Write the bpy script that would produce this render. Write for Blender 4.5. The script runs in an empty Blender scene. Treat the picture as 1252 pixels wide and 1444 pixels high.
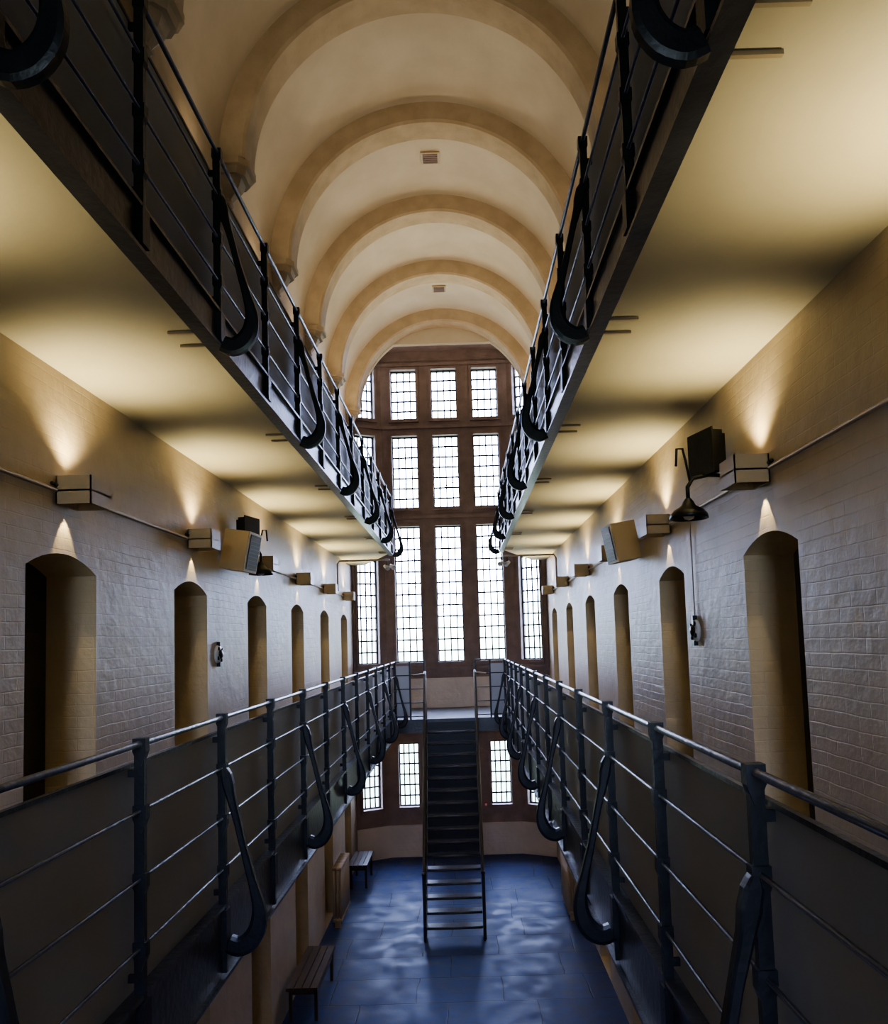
import bpy, math, random
from mathutils import Vector, Matrix
random.seed(3)
scene = bpy.context.scene
COL = scene.collection

# ------------------------------------------------------------------ materials
def new_mat(name):
    m = bpy.data.materials.new(name); m.use_nodes = True
    nt = m.node_tree
    b = nt.nodes["Principled BSDF"]
    return m, nt, b

def N(nt, t, **kw):
    n = nt.nodes.new(t)
    for k, v in kw.items():
        setattr(n, k, v)
    return n

def noise_col(nt, b, c1, c2, scale=3.0, detail=6, lo=0.35, hi=0.65, vec=None):
    n = N(nt, "ShaderNodeTexNoise"); n.inputs["Scale"].default_value = scale; n.inputs["Detail"].default_value = detail
    if vec is None:
        tc = N(nt, "ShaderNodeTexCoord"); vec = tc.outputs["Object"]
    nt.links.new(vec, n.inputs["Vector"])
    r = N(nt, "ShaderNodeValToRGB")
    r.color_ramp.elements[0].position = lo; r.color_ramp.elements[0].color = (*c1, 1)
    r.color_ramp.elements[1].position = hi; r.color_ramp.elements[1].color = (*c2, 1)
    nt.links.new(n.outputs["Fac"], r.inputs["Fac"])
    nt.links.new(r.outputs["Color"], b.inputs["Base Color"])
    return n, r, vec

def simple(name, c1, c2=None, rough=0.6, metal=0.0, scale=4, bump=0.0, bscale=30, spec=0.5):
    m, nt, b = new_mat(name)
    if c2 is None: c2 = tuple(min(1, x*1.15) for x in c1)
    n, r, vec = noise_col(nt, b, c1, c2, scale)
    b.inputs["Roughness"].default_value = rough
    b.inputs["Metallic"].default_value = metal
    b.inputs["Specular IOR Level"].default_value = spec
    if bump:
        n2 = N(nt, "ShaderNodeTexNoise"); n2.inputs["Scale"].default_value = bscale; n2.inputs["Detail"].default_value = 5
        nt.links.new(vec, n2.inputs["Vector"])
        bp = N(nt, "ShaderNodeBump"); bp.inputs["Strength"].default_value = bump; bp.inputs["Distance"].default_value = 0.02
        nt.links.new(n2.outputs["Fac"], bp.inputs["Height"])
        nt.links.new(bp.outputs["Normal"], b.inputs["Normal"])
    return m

def brick_wall(name, c1, c2, swap='YZ', strength=0.55, rough=0.5):
    m, nt, b = new_mat(name)
    tc = N(nt, "ShaderNodeTexCoord")
    sp = N(nt, "ShaderNodeSeparateXYZ"); nt.links.new(tc.outputs["Object"], sp.inputs[0])
    cb = N(nt, "ShaderNodeCombineXYZ")
    nt.links.new(sp.outputs[swap[0]], cb.inputs[0]); nt.links.new(sp.outputs[swap[1]], cb.inputs[1])
    noise_col(nt, b, c1, c2, 1.6, 8, 0.35, 0.68, tc.outputs["Object"])
    nz = N(nt, "ShaderNodeTexNoise"); nz.inputs["Scale"].default_value = 4; nt.links.new(cb.outputs[0], nz.inputs["Vector"])
    mixv = N(nt, "ShaderNodeVectorMath", operation='MULTIPLY_ADD')
    mixv.inputs[1].default_value = (0.03, 0.018, 0); nt.links.new(nz.outputs["Color"], mixv.inputs[0]); nt.links.new(cb.outputs[0], mixv.inputs[2])
    br = N(nt, "ShaderNodeTexBrick"); br.inputs["Scale"].default_value = 1.0
    br.inputs["Brick Width"].default_value = 0.225; br.inputs["Row Height"].default_value = 0.074
    br.inputs["Mortar Size"].default_value = 0.005; br.inputs["Mortar Smooth"].default_value = 1.0
    br.inputs["Color1"].default_value = (1,1,1,1); br.inputs["Color2"].default_value = (0.75,0.75,0.75,1); br.inputs["Mortar"].default_value = (0.25,0.25,0.25,1)
    nt.links.new(mixv.outputs[0], br.inputs["Vector"])
    n2 = N(nt, "ShaderNodeTexNoise"); n2.inputs["Scale"].default_value = 9; n2.inputs["Detail"].default_value = 8
    nt.links.new(tc.outputs["Object"], n2.inputs["Vector"])
    n3 = N(nt, "ShaderNodeTexNoise"); n3.inputs["Scale"].default_value = 1.1; n3.inputs["Detail"].default_value = 3
    nt.links.new(tc.outputs["Object"], n3.inputs["Vector"])
    mr = N(nt, "ShaderNodeMapRange"); mr.inputs["From Min"].default_value=.38; mr.inputs["From Max"].default_value=.65; mr.inputs["To Min"].default_value=.1; mr.inputs["To Max"].default_value=1.0
    nt.links.new(n3.outputs["Fac"], mr.inputs["Value"])
    mu = N(nt, "ShaderNodeMath", operation='MULTIPLY'); nt.links.new(br.outputs["Color"], mu.inputs[0]); nt.links.new(mr.outputs["Result"], mu.inputs[1])
    add = N(nt, "ShaderNodeMath", operation='MULTIPLY_ADD'); add.inputs[1].default_value = 3.0
    nt.links.new(n2.outputs["Fac"], add.inputs[0]); nt.links.new(mu.outputs[0], add.inputs[2])
    bp = N(nt, "ShaderNodeBump"); bp.inputs["Strength"].default_value = strength; bp.inputs["Distance"].default_value = 0.010
    nt.links.new(add.outputs[0], bp.inputs["Height"]); nt.links.new(bp.outputs["Normal"], b.inputs["Normal"])
    b.inputs["Roughness"].default_value = rough
    return m

M_WALL = brick_wall("whitewashed_brick", (0.47,0.375,0.265), (0.59,0.48,0.35), strength=.30, rough=.46)
M_REVEAL = brick_wall("ochre_reveal_brick", (0.62,0.47,0.27), (0.72,0.57,0.35), 'XZ', 0.4, 0.55)
M_ENDWHITE = brick_wall("whitewash_end", (0.64,0.55,0.49), (0.76,0.66,0.59), 'XZ', 0.5)
M_VAULT = brick_wall("vault_limewash", (0.62,0.54,0.43), (0.70,0.62,0.51), 'YX', 0.12, 0.8)
M_RIB = simple("rib_plaster", (0.50,0.39,0.265), (0.60,0.48,0.34), 0.8, bump=0.15)
M_CEIL = simple("gallery_soffit_plaster", (0.50,0.45,0.33), (0.58,0.52,0.39), 0.7, scale=1.2, bump=0.25, bscale=6)
M_STONE = simple("window_stone", (0.22,0.16,0.155), (0.30,0.22,0.21), 0.65, bump=0.3)
M_STEEL = simple("black_painted_steel", (0.010,0.011,0.014), (0.02,0.022,0.028), 0.38, 0.0, 9, bump=0.10, bscale=50, spec=0.55)
M_BEAM = simple("grey_painted_beam", (0.032,0.035,0.045), (0.055,0.058,0.07), 0.3, 0.0, 5, bump=0.2, bscale=25, spec=0.8)
M_LEAD = simple("window_iron", (0.01,0.01,0.015), None, 0.5)
M_DOOR = simple("cell_door_paint", (0.03,0.025,0.02), (0.05,0.042,0.036), 0.5)
M_CREAM = simple("cream_enamel", (0.50,0.39,0.25), (0.55,0.43,0.28), 0.4)
M_PIPE = simple("painted_pipe", (0.42,0.34,0.24), None, 0.45)
M_WOOD = simple("dark_bench_wood", (0.045,0.025,0.014), (0.07,0.038,0.022), 0.45, scale=12)
M_BLACK = simple("black_enamel", (0.012,0.012,0.012), None, 0.3)
M_WHITE = simple("white_enamel", (0.75,0.75,0.75), None, 0.4)
M_RED = simple("red_enamel", (0.6,0.03,0.02), None, 0.4)
M_DECK = simple("gallery_deck_slate", (0.07,0.07,0.08), (0.11,0.11,0.12), 0.5, scale=2)

M_PANEL = bpy.data.materials.new("grey_guard_panel"); M_PANEL.use_nodes=True
nt=M_PANEL.node_tree; b=nt.nodes["Principled BSDF"]; out=nt.nodes["Material Output"]
nz=N(nt,"ShaderNodeTexNoise"); nz.inputs["Scale"].default_value=2.5
tc = N(nt, "ShaderNodeTexCoord"); nt.links.new(tc.outputs["Object"],nz.inputs["Vector"])
r=N(nt,"ShaderNodeValToRGB"); r.color_ramp.elements[0].color=(0.39,0.395,0.40,1); r.color_ramp.elements[1].color=(0.47,0.475,0.48,1)
nt.links.new(nz.outputs["Fac"],r.inputs["Fac"]); nt.links.new(r.outputs["Color"],b.inputs["Base Color"]); b.inputs["Roughness"].default_value=0.5
tl=N(nt,"ShaderNodeBsdfTranslucent"); tl.inputs["Color"].default_value=(0.52,0.51,0.50,1)
ms=N(nt,"ShaderNodeMixShader"); ms.inputs[0].default_value=0.42
nt.links.new(b.outputs[0],ms.inputs[1]); nt.links.new(tl.outputs[0],ms.inputs[2]); nt.links.new(ms.outputs[0],out.inputs[0])

M_FLOOR, nt, b = new_mat("slate_flagstones")
tc = N(nt, "ShaderNodeTexCoord")
nzw = N(nt, "ShaderNodeTexNoise"); nzw.inputs["Scale"].default_value = 1.3; nt.links.new(tc.outputs["Object"], nzw.inputs["Vector"])
wob = N(nt, "ShaderNodeVectorMath", operation='MULTIPLY_ADD'); wob.inputs[1].default_value=(0.12,0.06,0)
nt.links.new(nzw.outputs["Color"], wob.inputs[0]); nt.links.new(tc.outputs["Object"], wob.inputs[2])
br = N(nt, "ShaderNodeTexBrick"); br.inputs["Scale"].default_value = 1; br.offset=0.37; br.squash=1.4; br.squash_frequency=3
br.inputs["Brick Width"].default_value = 1.15; br.inputs["Row Height"].default_value = 0.72
br.inputs["Mortar Size"].default_value = 0.010; br.inputs["Mortar Smooth"].default_value = 0.7
br.inputs["Color1"].default_value = (0.034,0.06,0.19,1); br.inputs["Color2"].default_value = (0.058,0.082,0.21,1); br.inputs["Mortar"].default_value = (0.015,0.02,0.045,1)  # blue cast of the window light is put into the stone colour
nt.links.new(wob.outputs[0], br.inputs["Vector"])
nz = N(nt, "ShaderNodeTexNoise"); nz.inputs["Scale"].default_value = 3.4; nz.inputs["Detail"].default_value = 9
nt.links.new(tc.outputs["Object"], nz.inputs["Vector"])
rp = N(nt, "ShaderNodeValToRGB"); rp.color_ramp.elements[0].position = .32; rp.color_ramp.elements[0].color = (0.4,0.4,0.45,1); rp.color_ramp.elements[1].position = .66
nt.links.new(nz.outputs["Fac"], rp.inputs["Fac"])
mx = N(nt, "ShaderNodeMix", data_type='RGBA', blend_type='MULTIPLY'); mx.inputs["Factor"].default_value = 1
nt.links.new(br.outputs["Color"], mx.inputs["A"]); nt.links.new(rp.outputs["Color"], mx.inputs["B"])
nt.links.new(mx.outputs["Result"], b.inputs["Base Color"])
mr = N(nt, "ShaderNodeMapRange"); mr.inputs["From Min"].default_value=.3; mr.inputs["From Max"].default_value=.7; mr.inputs["To Min"].default_value = 0.34; mr.inputs["To Max"].default_value = 0.65
nt.links.new(nz.outputs["Fac"], mr.inputs["Value"]); nt.links.new(mr.outputs["Result"], b.inputs["Roughness"])
b.inputs["Specular Tint"].default_value = (0.35,0.48,1,1)  # reflections tinted blue as well, in place of bluer window light
ad = N(nt, "ShaderNodeMath", operation='MULTIPLY_ADD'); ad.inputs[1].default_value = -0.9
nt.links.new(br.outputs["Fac"], ad.inputs[0]); nt.links.new(nz.outputs["Fac"], ad.inputs[2])
bp = N(nt, "ShaderNodeBump"); bp.inputs["Strength"].default_value = 0.35; bp.inputs["Distance"].default_value = 0.02
nt.links.new(ad.outputs[0], bp.inputs["Height"]); nt.links.new(bp.outputs["Normal"], b.inputs["Normal"])

M_GLASS = bpy.data.materials.new("window_glass"); M_GLASS.use_nodes = True
nt = M_GLASS.node_tree; nt.nodes.clear()
o = N(nt, "ShaderNodeOutputMaterial"); t = N(nt, "ShaderNodeBsdfTransparent"); t.inputs[0].default_value = (0.93,0.95,1,1)
g = N(nt, "ShaderNodeBsdfGlossy"); g.inputs["Roughness"].default_value = 0.05
ms = N(nt, "ShaderNodeMixShader"); ms.inputs[0].default_value = 0.05
nt.links.new(t.outputs[0], ms.inputs[1]); nt.links.new(g.outputs[0], ms.inputs[2]); nt.links.new(ms.outputs[0], o.inputs[0])

def emis(name, col, s):
    m, nt, b = new_mat(name)
    b.inputs["Base Color"].default_value = (*col, 1)
    b.inputs["Emission Color"].default_value = (*col, 1); b.inputs["Emission Strength"].default_value = s
    return m
M_LAMP = emis("lamp_glass", (1.0,0.85,0.55), 4.0)

# ------------------------------------------------------------------ builder
class B:
    def __init__(s): s.v=[]; s.f=[]; s.m=[]; s.mats=[]; s.sm=[]
    def mi(s, mat):
        if mat not in s.mats: s.mats.append(mat)
        return s.mats.index(mat)
    def add(s, vs, fs, mat, smooth=False):
        o=len(s.v); s.v += [tuple(v) for v in vs]; k=s.mi(mat)
        for f in fs: s.f.append([i+o for i in f]); s.m.append(k); s.sm.append(smooth)
    def box(s, x0,x1,y0,y1,z0,z1, mat, M=None):
        vs=[Vector((x,y,z)) for x in (x0,x1) for y in (y0,y1) for z in (z0,z1)]
        if M: vs=[M@v for v in vs]
        s.add(vs,[(0,1,3,2),(4,6,7,5),(0,4,5,1),(2,3,7,6),(0,2,6,4),(1,5,7,3)],mat)
    def prism(s, poly, axis, a0, a1, mat):
        def P(p,a):
            return {'x':(a,p[0],p[1]),'y':(p[0],a,p[1]),'z':(p[0],p[1],a)}[axis]
        n=len(poly); vs=[P(p,a0) for p in poly]+[P(p,a1) for p in poly]
        fs=[tuple(range(n))[::-1],tuple(range(n,2*n))]+[(i,(i+1)%n,n+(i+1)%n,n+i) for i in range(n)]
        s.add(vs,fs,mat)
    def tube(s, pts, r, mat, seg=8, flat=1.0, closed=False):
        pts=[Vector(p) for p in pts]; n=len(pts)
        rs = r if isinstance(r,(list,tuple)) else [r]*n
        up=None; vs=[]; fs=[]
        for i,p in enumerate(pts):
            if closed: d=(pts[(i+1)%n]-pts[i-1])
            else: d=(pts[min(i+1,n-1)]-pts[max(i-1,0)])
            d.normalize()
            if up is None:
                up = Vector((0,0,1)) if abs(d.z)<0.9 else Vector((0,1,0))
            a=d.cross(up)
            if a.length<1e-4: a=d.cross(Vector((1,0,0)))
            a.normalize(); bb=a.cross(d).normalized(); up=bb
            for k in range(seg):
                t=2*math.pi*k/seg
                vs.append(p+a*math.cos(t)*rs[i]*flat+bb*math.sin(t)*rs[i])
        m=n if closed else n-1
        for i in range(m):
            for k in range(seg):
                j=(i+1)%n
                fs.append((i*seg+k,i*seg+(k+1)%seg,j*seg+(k+1)%seg,j*seg+k))
        if not closed:
            fs.append(tuple(range(seg))[::-1]); fs.append(tuple((n-1)*seg+k for k in range(seg)))
        s.add(vs,fs,mat,True)
    def strap(s, pts, ws, half, mat, sgn):
        y0=pts[0][1]
        P=[Vector((p[0],p[2])) for p in pts]
        Q=[];Ws=[]
        n=len(P)
        for i in range(n-1):
            p0=P[max(i-1,0)];p1=P[i];p2=P[i+1];p3=P[min(i+2,n-1)]
            for t in (0,.33,.67):
                a=2*p1+(p2-p0)*t+(2*p0-5*p1+4*p2-p3)*t*t+(-p0+3*p1-3*p2+p3)*t**3
                Q.append(a*.5); Ws.append(ws[i]*(1-t)+ws[i+1]*t)
        Q.append(P[-1]); Ws.append(ws[-1]); P=Q; ws=Ws; n=len(P); L=[];R=[]
        for i in range(n):
            d=(P[min(i+1,n-1)]-P[max(i-1,0)]).normalized(); nn=Vector((-d.y,d.x))
            L.append(P[i]+nn*ws[i]); R.append(P[i]-nn*ws[i])
        vs=[]
        for i in range(n):
            c=.7
            for q,t in ((L[i],-c),(L[i],c),(P[i]+(L[i]-P[i])*.6,1),(P[i]+(R[i]-P[i])*.6,1),(R[i],c),(R[i],-c),(P[i]+(R[i]-P[i])*.6,-1),(P[i]+(L[i]-P[i])*.6,-1)):
                vs.append((q.x,y0+half*t,q.y))
        fs=[]
        for i in range(n-1):
            for k in range(8): fs.append((i*8+k,i*8+(k+1)%8,(i+1)*8+(k+1)%8,(i+1)*8+k))
        fs.append(tuple(range(8))); fs.append(tuple((n-1)*8+k for k in range(8)))
        s.add(vs,fs,mat,False)
    def lathe(s, prof, origin, axis, mat, seg=20):
        ax=Vector(axis).normalized(); a=ax.orthogonal().normalized(); bb=ax.cross(a); o=Vector(origin)
        vs=[]; fs=[]
        for r,h in prof:
            for k in range(seg):
                t=2*math.pi*k/seg; vs.append(o+ax*h+(a*math.cos(t)+bb*math.sin(t))*max(r,1e-4))
        for i in range(len(prof)-1):
            for k in range(seg):
                fs.append((i*seg+k,i*seg+(k+1)%seg,(i+1)*seg+(k+1)%seg,(i+1)*seg+k))
        s.add(vs,fs,mat,True)
    def obj(s, name, parent=None):
        me=bpy.data.meshes.new(name); me.from_pydata(s.v,[],s.f)
        for m in s.mats: me.materials.append(m)
        for p,k,q in zip(me.polygons,s.m,s.sm): p.material_index=k; p.use_smooth=q
        me.update()
        import bmesh
        bm=bmesh.new(); bm.from_mesh(me); bmesh.ops.recalc_face_normals(bm,faces=bm.faces); bm.to_mesh(me); bm.free()
        o=bpy.data.objects.new(name,me); COL.objects.link(o)
        if parent: o.parent=parent
        return o

def filled(name, outer, holes, thick, xf, mats, selector=None):
    cu=bpy.data.curves.new(name+"_c",'CURVE'); cu.dimensions='2D'; cu.fill_mode='BOTH'; cu.extrude=thick/2
    for poly in [outer]+holes:
        sp=cu.splines.new('POLY'); sp.points.add(len(poly)-1)
        for i,p in enumerate(poly): sp.points[i].co=(p[0],p[1],0,1)
        sp.use_cyclic_u=True
    tmp=bpy.data.objects.new(name+"_t",cu); COL.objects.link(tmp)
    bpy.context.view_layer.update()
    dg=bpy.context.evaluated_depsgraph_get()
    me=bpy.data.meshes.new_from_object(tmp.evaluated_get(dg))
    bpy.data.objects.remove(tmp); bpy.data.curves.remove(cu)
    me.materials.clear()
    for m in mats: me.materials.append(m)
    for p in me.polygons:
        p.material_index = 1 if (len(mats)>1 and abs(p.normal.z)<0.5) else 0
        p.use_smooth=False
    for v in me.vertices: v.co=xf(v.co)
    import bmesh
    bm=bmesh.new(); bm.from_mesh(me); bmesh.ops.remove_doubles(bm,verts=bm.verts,dist=1e-5)
    bmesh.ops.recalc_face_normals(bm,faces=bm.faces); bm.to_mesh(me); bm.free()
    me.name=name
    o=bpy.data.objects.new(name,me); COL.objects.link(o)
    return o

# ------------------------------------------------------------------ dimensions
CZ=4.7
W=2.14; E=1.03
YB=-8.0; YE=16.3
DECK=3.23; RAIL=4.33; BB=3.0; BT=3.36
UB=6.36; UT=6.56; URAIL=7.47; UCEIL=6.41
SPR=9.85; RV=W; RR=1.87
YEND=14.1
doorY=[4.5+2.13*k for k in range(-3,6)]
doorY=[y for y in doorY if -2.2<y<15.8]
DH=0.40; DD=0.33
levels=[(0.0,2.1),(DECK,5.30),(UT,8.65)]

# ------------------------------------------------------------------ room shell
b=B(); b.box(-W-.5,W+.5,YB-.3,17.4,-.2,0,M_FLOOR); b.obj("floor")

def door_hole(y,z0,z1):
    rise=.10
    pts=[(y-DH,z0),(y-DH,z1-rise)]
    for k in range(1,10):
        t=k/10; yy=y-DH+2*DH*t; pts.append((yy, z1-rise+rise*(1-(2*t-1)**2)))
    pts+=[(y+DH,z1-rise),(y+DH,z0)]
    return pts
holes=[door_hole(y,z0+(0.01 if z0==0 else 0),z1) for y in doorY for z0,z1 in levels]
for sgn,nm in ((-1,"wall_left"),(1,"wall_right")):
    def xf(c,s=sgn): return Vector((s*(W+DD/2+c.z), c.x, c.y))
    filled(nm,[(YB,-.02),(YE+.1,-.02),(YE+.1,SPR+.02),(YB,SPR+.02)],holes,DD,xf,[M_WALL,M_REVEAL])
BW0,BW1=3.6,7.2; BX=1.1  # unseen window, added behind the camera to brighten the near hall
filled("wall_back",[(-W-.5,-.1),(W+.5,-.1),(W+.5,12.3),(-W-.5,12.3)],[[(-BX,BW0),(-BX,BW1),(BX,BW1),(BX,BW0)]],.3,lambda c:Vector((c.x,YB-.15+c.z,c.y)),[M_WALL,M_STONE])
b=B()
for k in range(7):
    x=-BX+2*BX*k/6; b.box(x-.02,x+.02,YB-.2,YB-.15,BW0,BW1,M_LEAD)
for k in range(9):
    z=BW0+(BW1-BW0)*k/8; b.box(-BX,BX,YB-.2,YB-.15,z-.02,z+.02,M_LEAD)
b.box(-BX,BX,YB-.18,YB-.175,BW0,BW1,M_GLASS)
b.obj("window_back")

# cell doors
dn=1
for sgn in (-1,1):
    for z0,z1 in levels:
        for y in doorY:
            b=B(); x0=sgn*(W+DD+.002); x1=sgn*(W+DD+.07)
            b.box(min(x0,x1),max(x0,x1),y-DH-.05,y+DH+.05,z0,z1+.02,M_DOOR)
            xi=sgn*(W+DD-.015)
            for zz in (z0+.35,z0+1.6): b.box(min(xi,x0),max(xi,x0),y-DH+.02,y+DH-.08,zz,zz+.06,M_BLACK)
            b.box(min(xi,x0),max(xi,x0),y-.1,y+.1,z0+1.15,z0+1.32,M_BLACK)
            b.lathe([(0,0),(.03,0),(.03,.03),(0,.035)],(xi,y-.28,z0+1.0),(-sgn,0,0),M_BLACK,12)
            b.obj("door_%d"%dn); dn+=1

# vault ceiling
b=B(); vs=[];fs=[]; n=64
for j,(yy) in enumerate((YB,YE)):
    for i in range(n+1):
        t=math.pi*i/n; vs.append((-RV*math.cos(t),yy,SPR+RV*math.sin(t)))
    for i in range(n+1):
        t=math.pi*i/n; vs.append((-(RV+.3)*math.cos(t),yy,SPR+(RV+.3)*math.sin(t)))
k=2*(n+1)
for i in range(n):
    fs.append((i,i+1,k+i+1,k+i)); fs.append((n+1+i,n+2+i,k+n+2+i,k+n+1+i))
b.add(vs,fs,M_VAULT,True)
b.obj("ceiling")
ribY=[-2.8,-.7,1.4,3.5,5.6,7.7,9.8,11.9,14.0,16.1]
b=B()
for ry in ribY:
    hw=.20; n=64; prof=[(RV+.05,-hw),(RR+.03,-hw),(RR,-hw+.03),(RR,hw-.03),(RR+.03,hw),(RV+.05,hw)]
    vs=[];fs=[]
    for i in range(n+1):
        t=math.pi*i/n
        for r,dy in prof: vs.append((-r*math.cos(t),ry+dy,SPR+r*math.sin(t)))
    m=len(prof)
    for i in range(n):
        for q in range(m): fs.append((i*m+q,i*m+(q+1)%m,(i+1)*m+(q+1)%m,(i+1)*m+q))
    b.add(vs,fs,M_RIB,False)
    for s in (-1,1):
        steps=[(0.0,.36,.30),( -.07,.36,.30),(-.075,.31,.26),(-.15,.29,.245),(-.155,.25,.20),(-.24,.20,.17),(-.31,.13,.11),(-.36,.10,.07),(-.40,.12,.08),(-.44,.05,.03)]
        vs=[];fs=[]
        for z,wy,dx in steps:
            for px,py in ((0.06,-wy*.62),(-dx*.7,-wy*.62),(-dx,-wy*.35),(-dx,wy*.35),(-dx*.7,wy*.62),(0.06,wy*.62)):
                vs.append((s*(W+px),ry+py,SPR+z))
        for i in range(len(steps)-1):
            for q in range(6): fs.append((i*6+q,i*6+(q+1)%6,(i+1)*6+(q+1)%6,(i+1)*6+q))
        fs.append(tuple(range(6))); fs.append(tuple((len(steps)-1)*6+q for q in range(6)))
        b.add(vs,fs,M_RIB)
b.obj("trim_1")
for vy in (6.7,10.75,14.95):
    b=B(); z=SPR+RV
    b.box(-.14,.14,vy-.13,vy+.13,z-.03,z+.0,M_CREAM)
    for q in range(5): b.box(-.11,.11,vy-.10+q*.045,vy-.075+q*.045,z-.04,z-.028,M_STONE)
    b.obj("ceiling_vent")

zt=11.37
a0=math.asin((zt-SPR)/RR)
hole=[(-W,-.05),(-W,SPR-.02),(-RR,SPR-.02)]
for k in range(0,17):
    t=a0*k/16; hole.append((-RR*math.cos(t),SPR+RR*math.sin(t)))
hole+=[(-p[0],p[1]) for p in hole[::-1]]
def xf(c): return Vector((c.x, YE+.06+c.z, c.y))
filled("wall_end",[(-2.75,-.3),(2.75,-.3),(2.75,12.4),(-2.75,12.4)],[hole],.12,xf,[M_VAULT])

YC=16.75; FX=1.45
tiers=[(CZ-.47,CZ+2.62,12),(CZ+3.03,CZ+4.71,7),(CZ+5.08,CZ+6.26,5)]
GZ=(CZ-3.64,CZ-2.25)
winN=[1]
def facet(name,p0,p1,cols,gcols,ww,gw):
    p0=Vector(p0);p1=Vector(p1); L=(p1-p0).length; d=(p1-p0).normalized(); nrm=Vector((-d.y,d.x))
    if nrm.y<0: nrm=-nrm
    T=.30
    def P(s,z,o): q=p0+d*s+nrm*o; return Vector((q.x,q.y,z))
    holes=[];wins=[]
    for c in cols:
        for z0,z1,r in tiers:
            holes.append([(c-ww/2,z0),(c-ww/2,z1),(c+ww/2,z1),(c+ww/2,z0)]); wins.append((c,z0,z1,r,ww))
    for c in gcols:
        z0,z1=GZ; holes.append([(c-gw/2,z0),(c-gw/2,z1),(c+gw/2,z1),(c+gw/2,z0)]); wins.append((c,z0,z1,6,gw))
    filled(name,[(-.12,-.05),(L+.12,-.05),(L+.12,11.42),(-.12,11.42)],holes,T,lambda c:P(c.x,c.y,T/2+c.z),[M_STONE,M_STONE])
    for c,z0,z1,r,w in wins:
        b=B()
        def bx(s0,s1,za,zb,o0,o1,mat):
            vs=[P(s,z,o) for s in (s0,s1) for o in (o0,o1) for z in (za,zb)]
            b.add(vs,[(0,1,3,2),(4,6,7,5),(0,4,5,1),(2,3,7,6),(0,2,6,4),(1,5,7,3)],mat)
        f=.045
        bx(c-w/2-f,c-w/2+.01,z0-f,z1+f,-.035,.05,M_STONE); bx(c+w/2-.01,c+w/2+f,z0-f,z1+f,-.035,.05,M_STONE)
        bx(c-w/2,c+w/2,z1-.01,z1+f,-.035,.05,M_STONE); bx(c-w/2-f,c+w/2+f,z0-f-.02,z0+.01,-.05,.05,M_STONE)
        bx(c-w/2,c-w/2+.03,z0,z1,.14,.19,M_LEAD); bx(c+w/2-.03,c+w/2,z0,z1,.14,.19,M_LEAD)
        bx(c-w/2,c+w/2,z0,z0+.03,.14,.19,M_LEAD); bx(c-w/2,c+w/2,z1-.03,z1,.14,.19,M_LEAD)
        nc=4
        for q in range(1,nc):
            s=c-w/2+w*q/nc; bx(s-.014,s+.014,z0,z1,.15,.18,M_LEAD)
        for q in range(1,r):
            z=z0+(z1-z0)*q/r; bx(c-w/2,c+w/2,z-.017,z+.017,.15,.18,M_LEAD)
        bx(c-w/2,c+w/2,z0,z1,.163,.167,M_GLASS)
        b.obj("window_%d"%winN[0]); winN[0]+=1
    return P,L
Pc,Lc=facet("wall_bay_centre",(-FX,YC),(FX,YC),[FX-.93,FX,FX+.93],[FX-1.02,FX+1.02],.60,.46)
Lf=math.hypot(W-FX,YC-YE)
Pl,_=facet("wall_bay_left",(-W-.02,YE+.1),(-FX,YC),[Lf/2-.03],[Lf/2-.03],.50,.46)
Pr,_=facet("wall_bay_right",(FX,YC),(W+.02,YE+.1),[Lf/2-.03],[Lf/2-.03],.50,.46)
b=B(); b.prism([(-2.5,YE+.12),(2.5,YE+.12),(2.5,17.3),(-2.5,17.3)],'z',11.37,11.5,M_STONE); b.obj("ceiling_bay")
b=B()
for z in (CZ+2.82,CZ+4.895,CZ+6.36,CZ-.62):
    for P,L in ((Pc,Lc),(Pl,Lf),(Pr,Lf)):
        vs=[P(s,zz,o) for s in (0,L) for o in (-.05,.02) for zz in (z-.035,z+.035)]
        b.add(vs,[(0,1,3,2),(4,6,7,5),(0,4,5,1),(2,3,7,6),(0,2,6,4),(1,5,7,3)],M_STONE)
b.obj("trim_2")
b=B()
for za,zb in ((0,.68),(DECK,CZ-.82)):
    for P,L in ((Pc,Lc),(Pl,Lf),(Pr,Lf)):
        vs=[P(s,zz,o) for s in (0,L) for o in (-.06,.02) for zz in (za,zb)]
        b.add(vs,[(0,1,3,2),(4,6,7,5),(0,4,5,1),(2,3,7,6),(0,2,6,4),(1,5,7,3)],M_ENDWHITE)
b.obj("baseboard_end")

# ------------------------------------------------------------------ galleries
def gallery(s, lower):
    b=B()
    z0,zt_,cz,dk=(BB,BT,BB+.05,DECK) if lower else (UB,UT,UCEIL,UT)
    xw=W-.001; ye=YE-.005; yb=YB+.005
    if lower: poly=[(s*(E+.02),yb),(s*xw,yb),(s*xw,ye),(s*(E+.02),ye)]
    else: poly=[(s*(E+.02),yb),(s*xw,yb),(s*xw,ye),(s*1.85,ye),(s*(E+.02),YEND)]
    b.prism(poly,'z',cz,dk-.02,M_CEIL)
    b.prism([(p[0],p[1]) for p in poly],'z',dk-.02,dk,M_DECK)
    xa,xb=sorted((s*E,s*(E+.02))); b.box(xa,xb,yb,YEND,z0,zt_,M_BEAM)
    xa,xb=sorted((s*(E-.025),s*(E+.06))); b.box(xa,xb,yb,YEND,z0-.012,z0+.006,M_BEAM)
    b.box(*sorted((s*(E-.02),s*(E+.04))),yb,YEND,zt_-.012,zt_+.006,M_BEAM)
    y=2.0
    while y<YEND:
        for dy in (-.09,.09):
            b.box(*sorted((s*(E+.02),s*(E+.24))),y+dy-.008,y+dy+.008,cz-.015,cz+.01,M_PIPE)
        y+=2.0
    return b.obj("gallery_walkway")
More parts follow.
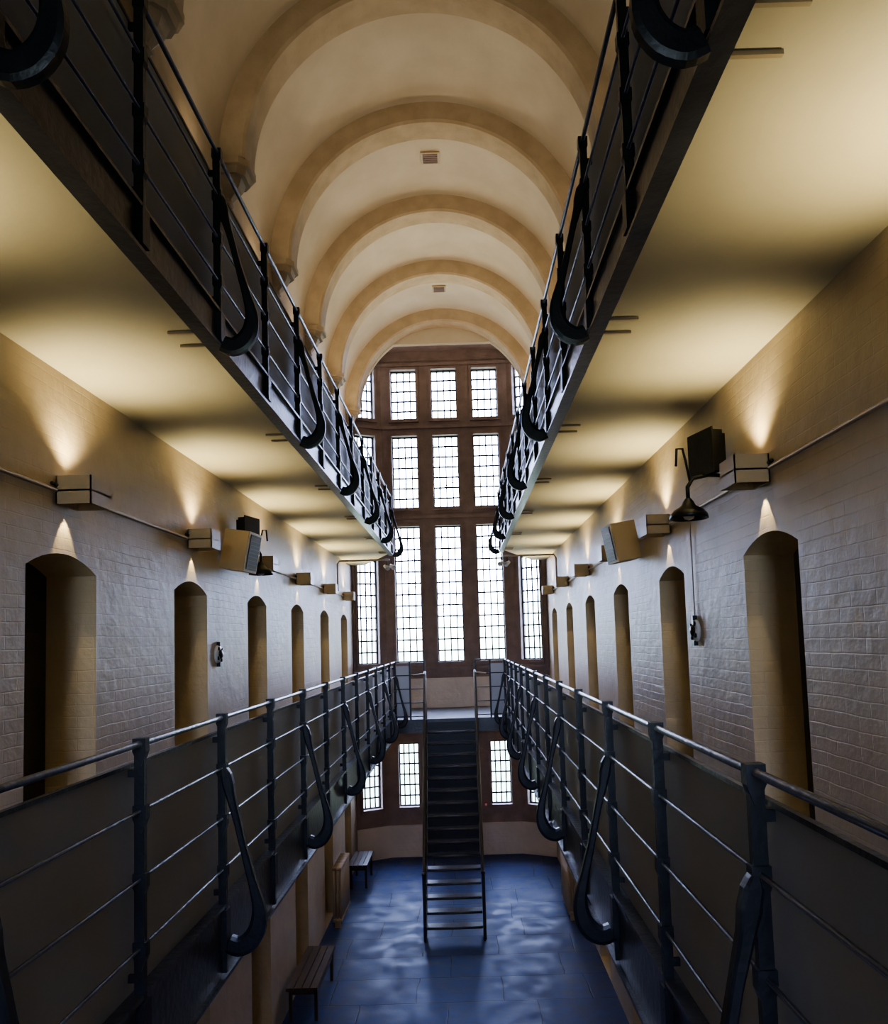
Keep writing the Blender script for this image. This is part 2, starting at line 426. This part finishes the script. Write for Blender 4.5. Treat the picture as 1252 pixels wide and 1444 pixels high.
def railing(s, lower):
    b=B()
    z0,zt_,zr=(BB,BT,RAIL) if lower else (UB,UT,URAIL)
    xr=s*(E-.005); yb=YB+.005
    b.tube([(xr,yb,zr),(xr,YEND,zr)],.0125,M_BEAM,10)
    span=zr-zt_
    for q in (1,2,3):
        zz=zr-span*q/3.7
        b.tube([(xr,yb,zz),(xr,YEND,zz)],.0075,M_BEAM,8)
    xp=s*(E+.045)
    y=-2.0
    while y<YEND+.05:
        xa,xb=sorted((s*(E-.022),s*(E+.018)))
        b.box(xa,xb,y-.013,y+.013,z0+.02,zr-.01,M_STEEL)
        for q in (0,1,2,3):
            zz=zr-span*q/3.7
            b.box(*sorted((s*(E-.030),s*(E+.022))),y-.020,y+.020,zz-.032,zz+.022,M_STEEL)
            b.prism([(s*(E-.030),zz-.032),(s*(E+.022),zz-.032),(s*(E+.0),zz-.085),(s*(E-.012),zz-.085)],'y',y-.017,y+.017,M_STEEL)
        b.box(*sorted((s*(E-.03),s*E)),y-.035,y+.035,zt_-.22 if lower else z0+.02,zt_-.02,M_STEEL)
        b.box(*sorted((s*(E),s*(E+.06))),y-.008,y+.008,zt_+.05,zt_+.08,M_STEEL)
        b.box(*sorted((s*(E),s*(E+.06))),y-.008,y+.008,zr-.13,zr-.10,M_STEEL)
        if abs(y/2-round(y/2))<.01:
            k=.91 if lower else .86
            pts=[(0.0,-.29*k),(.004,-.33*k),(.016,-.39*k),(.03,-.46*k),(.065,-.61*k),(.10,-.78*k),(.140,-.95*k),(.165,-1.06*k),(.170,-1.14*k),(.155,-1.215*k),(.115,-1.275*k),(.06,-1.30*k),(0.01,-1.28*k)]
            rs=[.010,.028,.030,.022,.017,.017,.022,.030,.038,.046,.050,.048,.044]
            b.strap([(s*(E-.02-o),y,zr+h) for o,h in pts],rs,.022,M_STEEL,s)
        y+=1.0
    xa,xb=sorted((xp,xp+s*.008))
    b.box(xa,xb,yb,YEND-.02,zt_,zr-.085,M_PANEL)
    b.box(*sorted((xp-s*.006,xp+s*.014)),yb,YEND-.02,zr-.095,zr-.080,M_BEAM)
    if not lower:
        p0=Vector((s*E,YEND)); p1=Vector((s*1.85,YE-.1))
        for q in range(0,4):
            zz=zr-span*q/3.7; b.tube([(p0.x,p0.y,zz),(p1.x,p1.y,zz)],.0145 if q==0 else .008,M_STEEL,8)
        for q in (1,2,3):
            p=p0.lerp(p1,q/3); b.tube([(p.x,p.y,zt_),(p.x,p.y,zr)],.015,M_STEEL,8)
    return b.obj("gallery_railing")
for s in (-1,1):
    for lo in (True,False):
        gallery(s,lo); railing(s,lo)

b=B()
b.box(-E+.03,E-.03,-1.2,.45,BB+.05,DECK,M_DECK); b.box(-E+.03,E-.03,.45,.47,BB,BT,M_BEAM)
b.obj("bridge_walkway")
b=B()
for q in range(4): b.tube([(-E+.03,.46,RAIL-.26*q),(E-.03,.46,RAIL-.26*q)],.0145 if q==0 else .008,M_STEEL,8)
for x in (-.5,0,.5): b.box(x-.02,x+.02,.47,.49,BB,RAIL,M_STEEL)
b.obj("bridge_railing")

SW=.46
b=B()
b.prism([(-E-.018,YEND),(E+.018,YEND),(E+.018,YE),(1.38,YC-.07),(-1.38,YC-.07),(-E-.018,YE)],'z',BB+.06,DECK,M_DECK)
b.prism([(-E,YEND+.02),(E,YEND+.02),(E,YC-.1),(-E,YC-.1)],'z',BB+.03,BB+.06,M_CEIL)
b.box(-E,E,YEND-.02,YEND,BB,DECK+.02,M_BEAM)
b.obj("stair_landing")
for s in (-1,1):
    b=B()
    x0,x1=s*E,s*(SW+.02)
    for q in range(5):
        zz=RAIL-.27*q*.95
        if zz<DECK: break
        b.tube([(x0,YEND,zz),(x1,YEND,zz)],.0145 if q==0 else .009,M_STEEL,8)
    for t in (0,.5,1.0):
        x=x0+(x1-x0)*t; b.box(x-.016,x+.016,YEND-.016,YEND+.016,BB,RAIL+.01,M_STEEL)
    xg=s*(SW+.3); b.box(*sorted((x0,xg)),YEND+.03,YEND+.036,DECK+.05,RAIL-.08,M_PANEL)
    b.tube([(s*(SW+.22),YEND-.04,DECK+.84),(s*(SW+.02),YEND-.05,DECK+.87),(s*SW,YEND-.06,DECK+.84),(s*SW,YEND-.06,DECK+.02)],.016,M_PIPE,8)
    b.obj("landing_railing")

# staircase
M_TREAD = simple("worn_steel_tread", (0.05,0.055,0.07), (0.09,0.095,0.12), 0.3, 0.0, 9, bump=0.2, bscale=60, spec=0.8)
b=B()
YF=12.1; NS=17
rise=DECK/NS; going=(YEND-.03-YF)/(NS)
for i in range(NS-1):
    z=rise*(i+1); y=YF+going*i
    b.box(-SW+.02,SW-.02,y,y+going+.08,z-.03,z,M_TREAD)
    b.tube([(-SW+.02,y,z-.015),(SW-.02,y,z-.015)],.021,M_TREAD,8)
    if i>4: b.box(-SW+.02,SW-.02,y+going+.05,y+going+.06,z-.01,z+rise-.03,M_BLACK)
YS=YEND-.025
for s in (-1,1):
    vs=[]
    for x in (s*(SW-.01),s*(SW+.02)):
        vs+=[(x,YF-.10,0),(x,YF+.14,0),(x,YS,DECK-.20),(x,YS,DECK+.02),(x,YS-.12,DECK+.02),(x,YF-.10,.24)]
    b.add(vs,[(5,4,3,2,1,0),(6,7,8,9,10,11)]+[(i,(i+1)%6,6+(i+1)%6,6+i) for i in range(6)],M_STEEL)
    xs=s*(SW+.01)
    b.tube([(xs,YF-.02,.02),(xs,YF-.02,.88),(xs,YF-.02,.95),(xs,YF+.02,1.0),(xs,YEND-.12,DECK+.86),(xs,YEND-.04,DECK+.90)],.024,M_BEAM,10)
    b.tube([(xs,YF-.02,.52),(xs,YEND-.08,DECK+.42)],.012,M_STEEL,8)
    b.lathe([(0,-.03),(.028,-.025),(.038,0),(.028,.025),(0,.03)],(xs,YF-.02,1.02),(0,0,1),M_STEEL,12)
    b.box(xs-.025,xs+.025,YF-.045,YF+.005,0,1.0,M_STEEL)
    for t in (.25,.5,.75):
        y=YF+(YEND-YF)*t; z=DECK*t; b.tube([(xs,y,z+.1),(xs,y,z+.98)],.012,M_STEEL,8)
b.obj("staircase")

# ------------------------------------------------------------------ lights
def spot(name,loc,aim,energy,size,blend,col,parent=None,rad=.04):
    l=bpy.data.lights.new(name,'SPOT'); l.energy=energy; l.spot_size=math.radians(size); l.spot_blend=blend; l.color=col; l.shadow_soft_size=rad
    o=bpy.data.objects.new(name,l); COL.objects.link(o)
    o.location=loc; o.rotation_euler=Vector(aim).to_track_quat('-Z','Y').to_euler()
    if parent: o.parent=parent
    return o
WARM=(1.0,.85,.48); WARM2=(1.0,.80,.52)
SZ=5.67
def sconce(s,y,z,up_e,down_e,size=124,tilt=.26,blend=.8,col=WARM):
    b=B()
    xo=s*(W-.225); xi=s*(W-.015); xa,xb=sorted((xo,xi)); t=.008
    hy=.125; h=.085
    b.box(xa,xb,y-hy,y-hy+t,z-h,z+h,M_CREAM); b.box(xa,xb,y+hy-t,y+hy,z-h,z+h,M_CREAM)
    b.box(*sorted((xo,xo+s*t)),y-hy,y+hy,z-h,z+h,M_CREAM); b.box(*sorted((xi,xi-s*t)),y-hy,y+hy,z-h,z+h,M_CREAM)
    b.box(xa,xb,y-hy,y+hy,z-.01,z+.0,M_CREAM)
    b.box(*sorted((s*(W-.02),s*W)),y-.07,y+.07,z-.06,z+.06,M_STEEL)
    b.tube([(s*(W-.11),y-.07,z+.02),(s*(W-.11),y+.07,z+.02)],.018,M_LAMP,10)
    b.tube([(s*(W-.02),y-hy-.05,z+.03),(s*(W-.02),y-hy,z+.03)],.012,M_BLACK,8)
    o=b.obj("wall_sconce")
    spot("uplight",(s*(W-.10),y,z+h+.005),(-s*tilt,0,1),up_e,size,blend,col,o)
    if down_e: spot("downlight",(s*(W-.06),y,z-h-.01),(s*.16,0,-1),down_e,58,.3,col,o,.01)
for s in (-1,1):
    for y in doorY:
        if y<1: continue
        sconce(s,y,SZ,50,9)
        e=9+5.2*max(0,y-4)
        sconce(s,y,9.0,e,0,120,.5,.8,WARM2)
        sconce(s,y,2.35,10 if y<10 else 34,0,150,.1,.7,WARM2)
    b=B()
    b.tube([(s*(W-.014),YB+.01,SZ+.0),(s*(W-.014),YE,SZ+.0)],.013,M_PIPE,8)
    b.obj("wall_conduit")

def speaker(s,y,z):
    M=Matrix.Translation((s*(W-.18),y,z))@Matrix.Rotation(-s*math.radians(10),4,'Y')@Matrix.Rotation(s*math.radians(9),4,'Z')
    b=B()
    b.box(-.13,.13,-.14,.14,-.20,.20,M_CREAM,M)
    x=-s*.135
    b.box(min(x,x-s*.006),max(x,x-s*.006),-.14,.14,-.20,.20,M_WHITE,M)
    b.box(min(x,x-s*.014),max(x,x-s*.014),-.115,.115,-.175,.175,M_BLACK,M)
    for q in range(9): b.box(min(x-s*.014,x-s*.018),max(x-s*.014,x-s*.018),-.11,.11,-.16+q*.038,-.155+q*.038,M_BEAM,M)
    b.box(*sorted((s*(.10),s*(.17))),-.03,.03,-.05,.05,M_STEEL,M)
    b.obj("wall_speaker")
speaker(-1,7.5,5.67); speaker(1,7.75,5.67)

def bell(s,y,z,off=.30,fy=.02,fz=.33):
    b=B(); x=s*(W-off)
    b.box(*sorted((s*(W-.003),s*(W-.03))),y-.04,y+.04,z+.10,z+.22,M_BLACK)
    b.tube([(s*(W-.02),y,z+.17),(s*(W-off*.5),y,z+.18),(s*(W-off*.87),y,z+.16),(x,y,z+.10),(x,y,z)],.014,M_BLACK,8)
    b.tube([(x+s*.02,y,z+.13),(x-s*.01,y-.02,z+.28),(x-s*.03,y-.03,z+.36),(x-s*.07,y-.03,z+.36),(x-s*.08,y-.03,z+.24)],.009,M_BLACK,8)
    b.lathe([(.02,.02),(.035,0),(.05,-.03),(.10,-.06),(.125,-.09),(.13,-.12),(.12,-.12),(.09,-.07),(0,-.04)],(x,y,z),(0,0,1),M_BLACK,24)
    b.lathe([(0,-.13),(.03,-.12),(.045,-.09),(.03,-.05)],(x,y,z),(0,0,1),M_WHITE,12)
    b.obj("bell_lamp")
    b=B()
    M=Matrix.Translation((s*(W-.15),y+fy,z+fz))@Matrix.Rotation(s*math.radians(16),4,'Z')
    b.box(-.04,.04,-.13,.13,-.14,.14,M_BLACK,M)
    for q in range(6): b.box(*sorted((s*.04,s*.075)),-.11+q*.042,-.10+q*.042,-.12,.12,M_BLACK,M)
    b.box(*sorted((-s*.04,-s*.05)),-.145,.145,-.155,.155,M_STEEL,M)
    b.box(*sorted((s*.03,s*.13)),-.02,.02,-.03,.03,M_BLACK,M)
    b.obj("floodlight")
bell(1,5.05,5.60); bell(-1,8.05,5.60,.24,-.15,.33)

def disc(s,y,z,cord):
    b=B(); x=s*W
    b.lathe([(0,0),(.085,0),(.09,.015),(.08,.03),(0,.032)],(x,y,z),(-s,0,0),M_WHITE,24)
    b.lathe([(0,.03),(.045,.032),(.045,.045),(.03,.055),(0,.06)],(x,y,z),(-s,0,0),M_BLACK,20)
    for k in range(4):
        a=k*math.pi/2+.6
        b.lathe([(0,0),(.02,0),(.02,.012),(0,.014)],(x-s*.03,y+.066*math.cos(a),z+.066*math.sin(a)),(-s,0,0),M_BLACK,10)
    b.box(*sorted((x-s*.005,x-s*.04)),y-.02,y+.02,z-.12,z-.08,M_BLACK)
    b.box(*sorted((x-s*.005,x-s*.04)),y-.02,y+.02,z+.08,z+.12,M_BLACK)
    if cord: b.tube([(x-s*.015,y,z+.09),(x-s*.015,y,z+.93)],.005,M_PIPE,6)
    b.obj("wall_bell")
disc(-1,7.30,CZ-.06,False); disc(1,5.95,CZ+.02,True)

for s in (-1,1):
    b=B(); y=14.3; z=6.3
    b.tube([(s*(W-.03),y,5.72),(s*(W-.03),y,z-.06),(s*(W-.07),y,z),(s*1.1,y,z)],.018,M_PIPE,8)
    b.obj("gallery_pipe")
    b=B()
    for q,(dx,dy) in enumerate(((0,0),(.12,.05))):
        o=Vector((s*(1.05+dx),y-.02+dy,z-.02))
        b.tube([o,o+Vector((0,0,-.08))],.008,M_BLACK,6)
        b.lathe([(0,-.07),(.03,-.065),(.04,0),(.05,.06),(.042,.06),(0,.02)],o+Vector((0,-.0,-.12)),(-s*.5,-.6,-.4),M_WHITE,14)
    b.obj("spotlight_cluster")

def radiator(s,y0,n=12):
    b=B(); x=s*(W-.18)
    for i in range(n):
        y=y0+i*.075
        for dx in (-.055,0,.055):
            b.tube([(x+dx,y,.12),(x+dx,y,.95)],.022,M_CREAM,8)
        for z in (.12,.95):
            b.tube([(x-.075,y,z),(x+.075,y,z)],.034,M_CREAM,10)
    b.tube([(x,y0-.05,.12),(x,y0+n*.075,.12)],.02,M_CREAM,8); b.tube([(x,y0-.05,.95),(x,y0+n*.075,.95)],.02,M_CREAM,8)
    for y in (y0,y0+(n-1)*.075): b.box(x-.05,x+.05,y-.02,y+.02,0,.1,M_CREAM)
    b.obj("radiator")
radiator(-1,12.75); radiator(1,12.75)

def bench(x0,x1,y0,y1,h):
    b=B()
    n=4
    for i in range(n):
        a=x0+(x1-x0)*i/n; b.box(a+.005,a+(x1-x0)/n-.005,y0,y1,h-.04,h,M_WOOD)
    for y in (y0+.08,y1-.12):
        for x in (x0+.02,x1-.06): b.box(x,x+.04,y,y+.04,0,h-.04,M_WOOD)
        b.box(x0+.02,x1-.02,y+.01,y+.03,h-.12,h-.04,M_WOOD)
    b.box(x0+.03,x0+.05,y0+.08,y1-.08,h-.14,h-.04,M_WOOD); b.box(x1-.05,x1-.03,y0+.08,y1-.08,h-.14,h-.04,M_WOOD)
    b.obj("wooden_bench")
bench(-2.08,-1.70,14.6,15.6,.46)
bench(-2.08,-1.68,9.6,10.9,.44)
b=B(); b.box(.62,.70,YC-.10,YC-.0,1.05,1.13,M_RED); b.box(.635,.685,YC-.11,YC-.10,1.065,1.115,M_WHITE); b.obj("fire_alarm_point")

# ------------------------------------------------------------------ world + portals
w=bpy.data.worlds.new("overcast_sky"); scene.world=w; w.use_nodes=True; nt=w.node_tree
bg=nt.nodes["Background"]
tc=N(nt,"ShaderNodeTexCoord"); sp=N(nt,"ShaderNodeSeparateXYZ"); nt.links.new(tc.outputs["Generated"],sp.inputs[0])
nz=N(nt,"ShaderNodeTexNoise"); nz.inputs["Scale"].default_value=18; nt.links.new(tc.outputs["Generated"],nz.inputs["Vector"])
ma=N(nt,"ShaderNodeMath",operation='MULTIPLY_ADD'); ma.inputs[1].default_value=.08; nt.links.new(nz.outputs["Fac"],ma.inputs[0]); nt.links.new(sp.outputs["Z"],ma.inputs[2])
r=N(nt,"ShaderNodeValToRGB"); nt.links.new(ma.outputs[0],r.inputs["Fac"])
e=r.color_ramp.elements; e[0].position=0.0; e[0].color=(.16,.20,.17,1); e[1].position=.12; e[1].color=(.61,.70,1.0,1)
e2=e.new(.05); e2.color=(.32,.40,.36,1)
nt.links.new(r.outputs["Color"],bg.inputs["Color"]); bg.inputs["Strength"].default_value=38
def portal(x,y,z,sx,sz,dy=-1):
    l=bpy.data.lights.new("window_portal",'AREA'); l.shape='RECTANGLE'; l.size=sx; l.size_y=sz; l.cycles.is_portal=True
    o=bpy.data.objects.new("window_portal",l); COL.objects.link(o); o.location=(x,y,z)
    o.rotation_euler=(Vector((0,dy,0))).to_track_quat('-Z','Z').to_euler()
portal(0,YC+.36,7.65,2.6,7.2); portal(0,YC+.36,1.8,2.6,1.5); portal(0,YB-.33,(BW0+BW1)/2,2*BX,BW1-BW0,1)

# ------------------------------------------------------------------ camera
cam=bpy.data.cameras.new("camera"); co=bpy.data.objects.new("camera",cam); COL.objects.link(co)
F=1050.0
cam.sensor_fit='HORIZONTAL'; cam.sensor_width=36; cam.lens=F/1252*36
p=math.radians(4.0); r_=math.radians(1.8)
VPx,VPy=653,903
ppx=VPx-F*math.tan(p)*math.sin(r_); ppy=VPy-F*math.tan(p)*math.cos(r_)
cam.shift_x=-(ppx-626)/1252; cam.shift_y=(ppy-722)/1252
cam.clip_start=.05
Fw=Vector((0,math.cos(p),math.sin(p))); U0=Vector((0,-math.sin(p),math.cos(p))); R0=Vector((1,0,0))
U=U0*math.cos(r_)+R0*math.sin(r_); R=R0*math.cos(r_)-U0*math.sin(r_)
M=Matrix((R,U,-Fw)).transposed().to_4x4(); M.translation=Vector((.27,0,CZ))
co.matrix_world=M
scene.camera=co
scene.view_settings.view_transform='AgX'
scene.view_settings.exposure=0.1
try: scene.view_settings.look='AgX - Medium High Contrast'
except Exception: pass
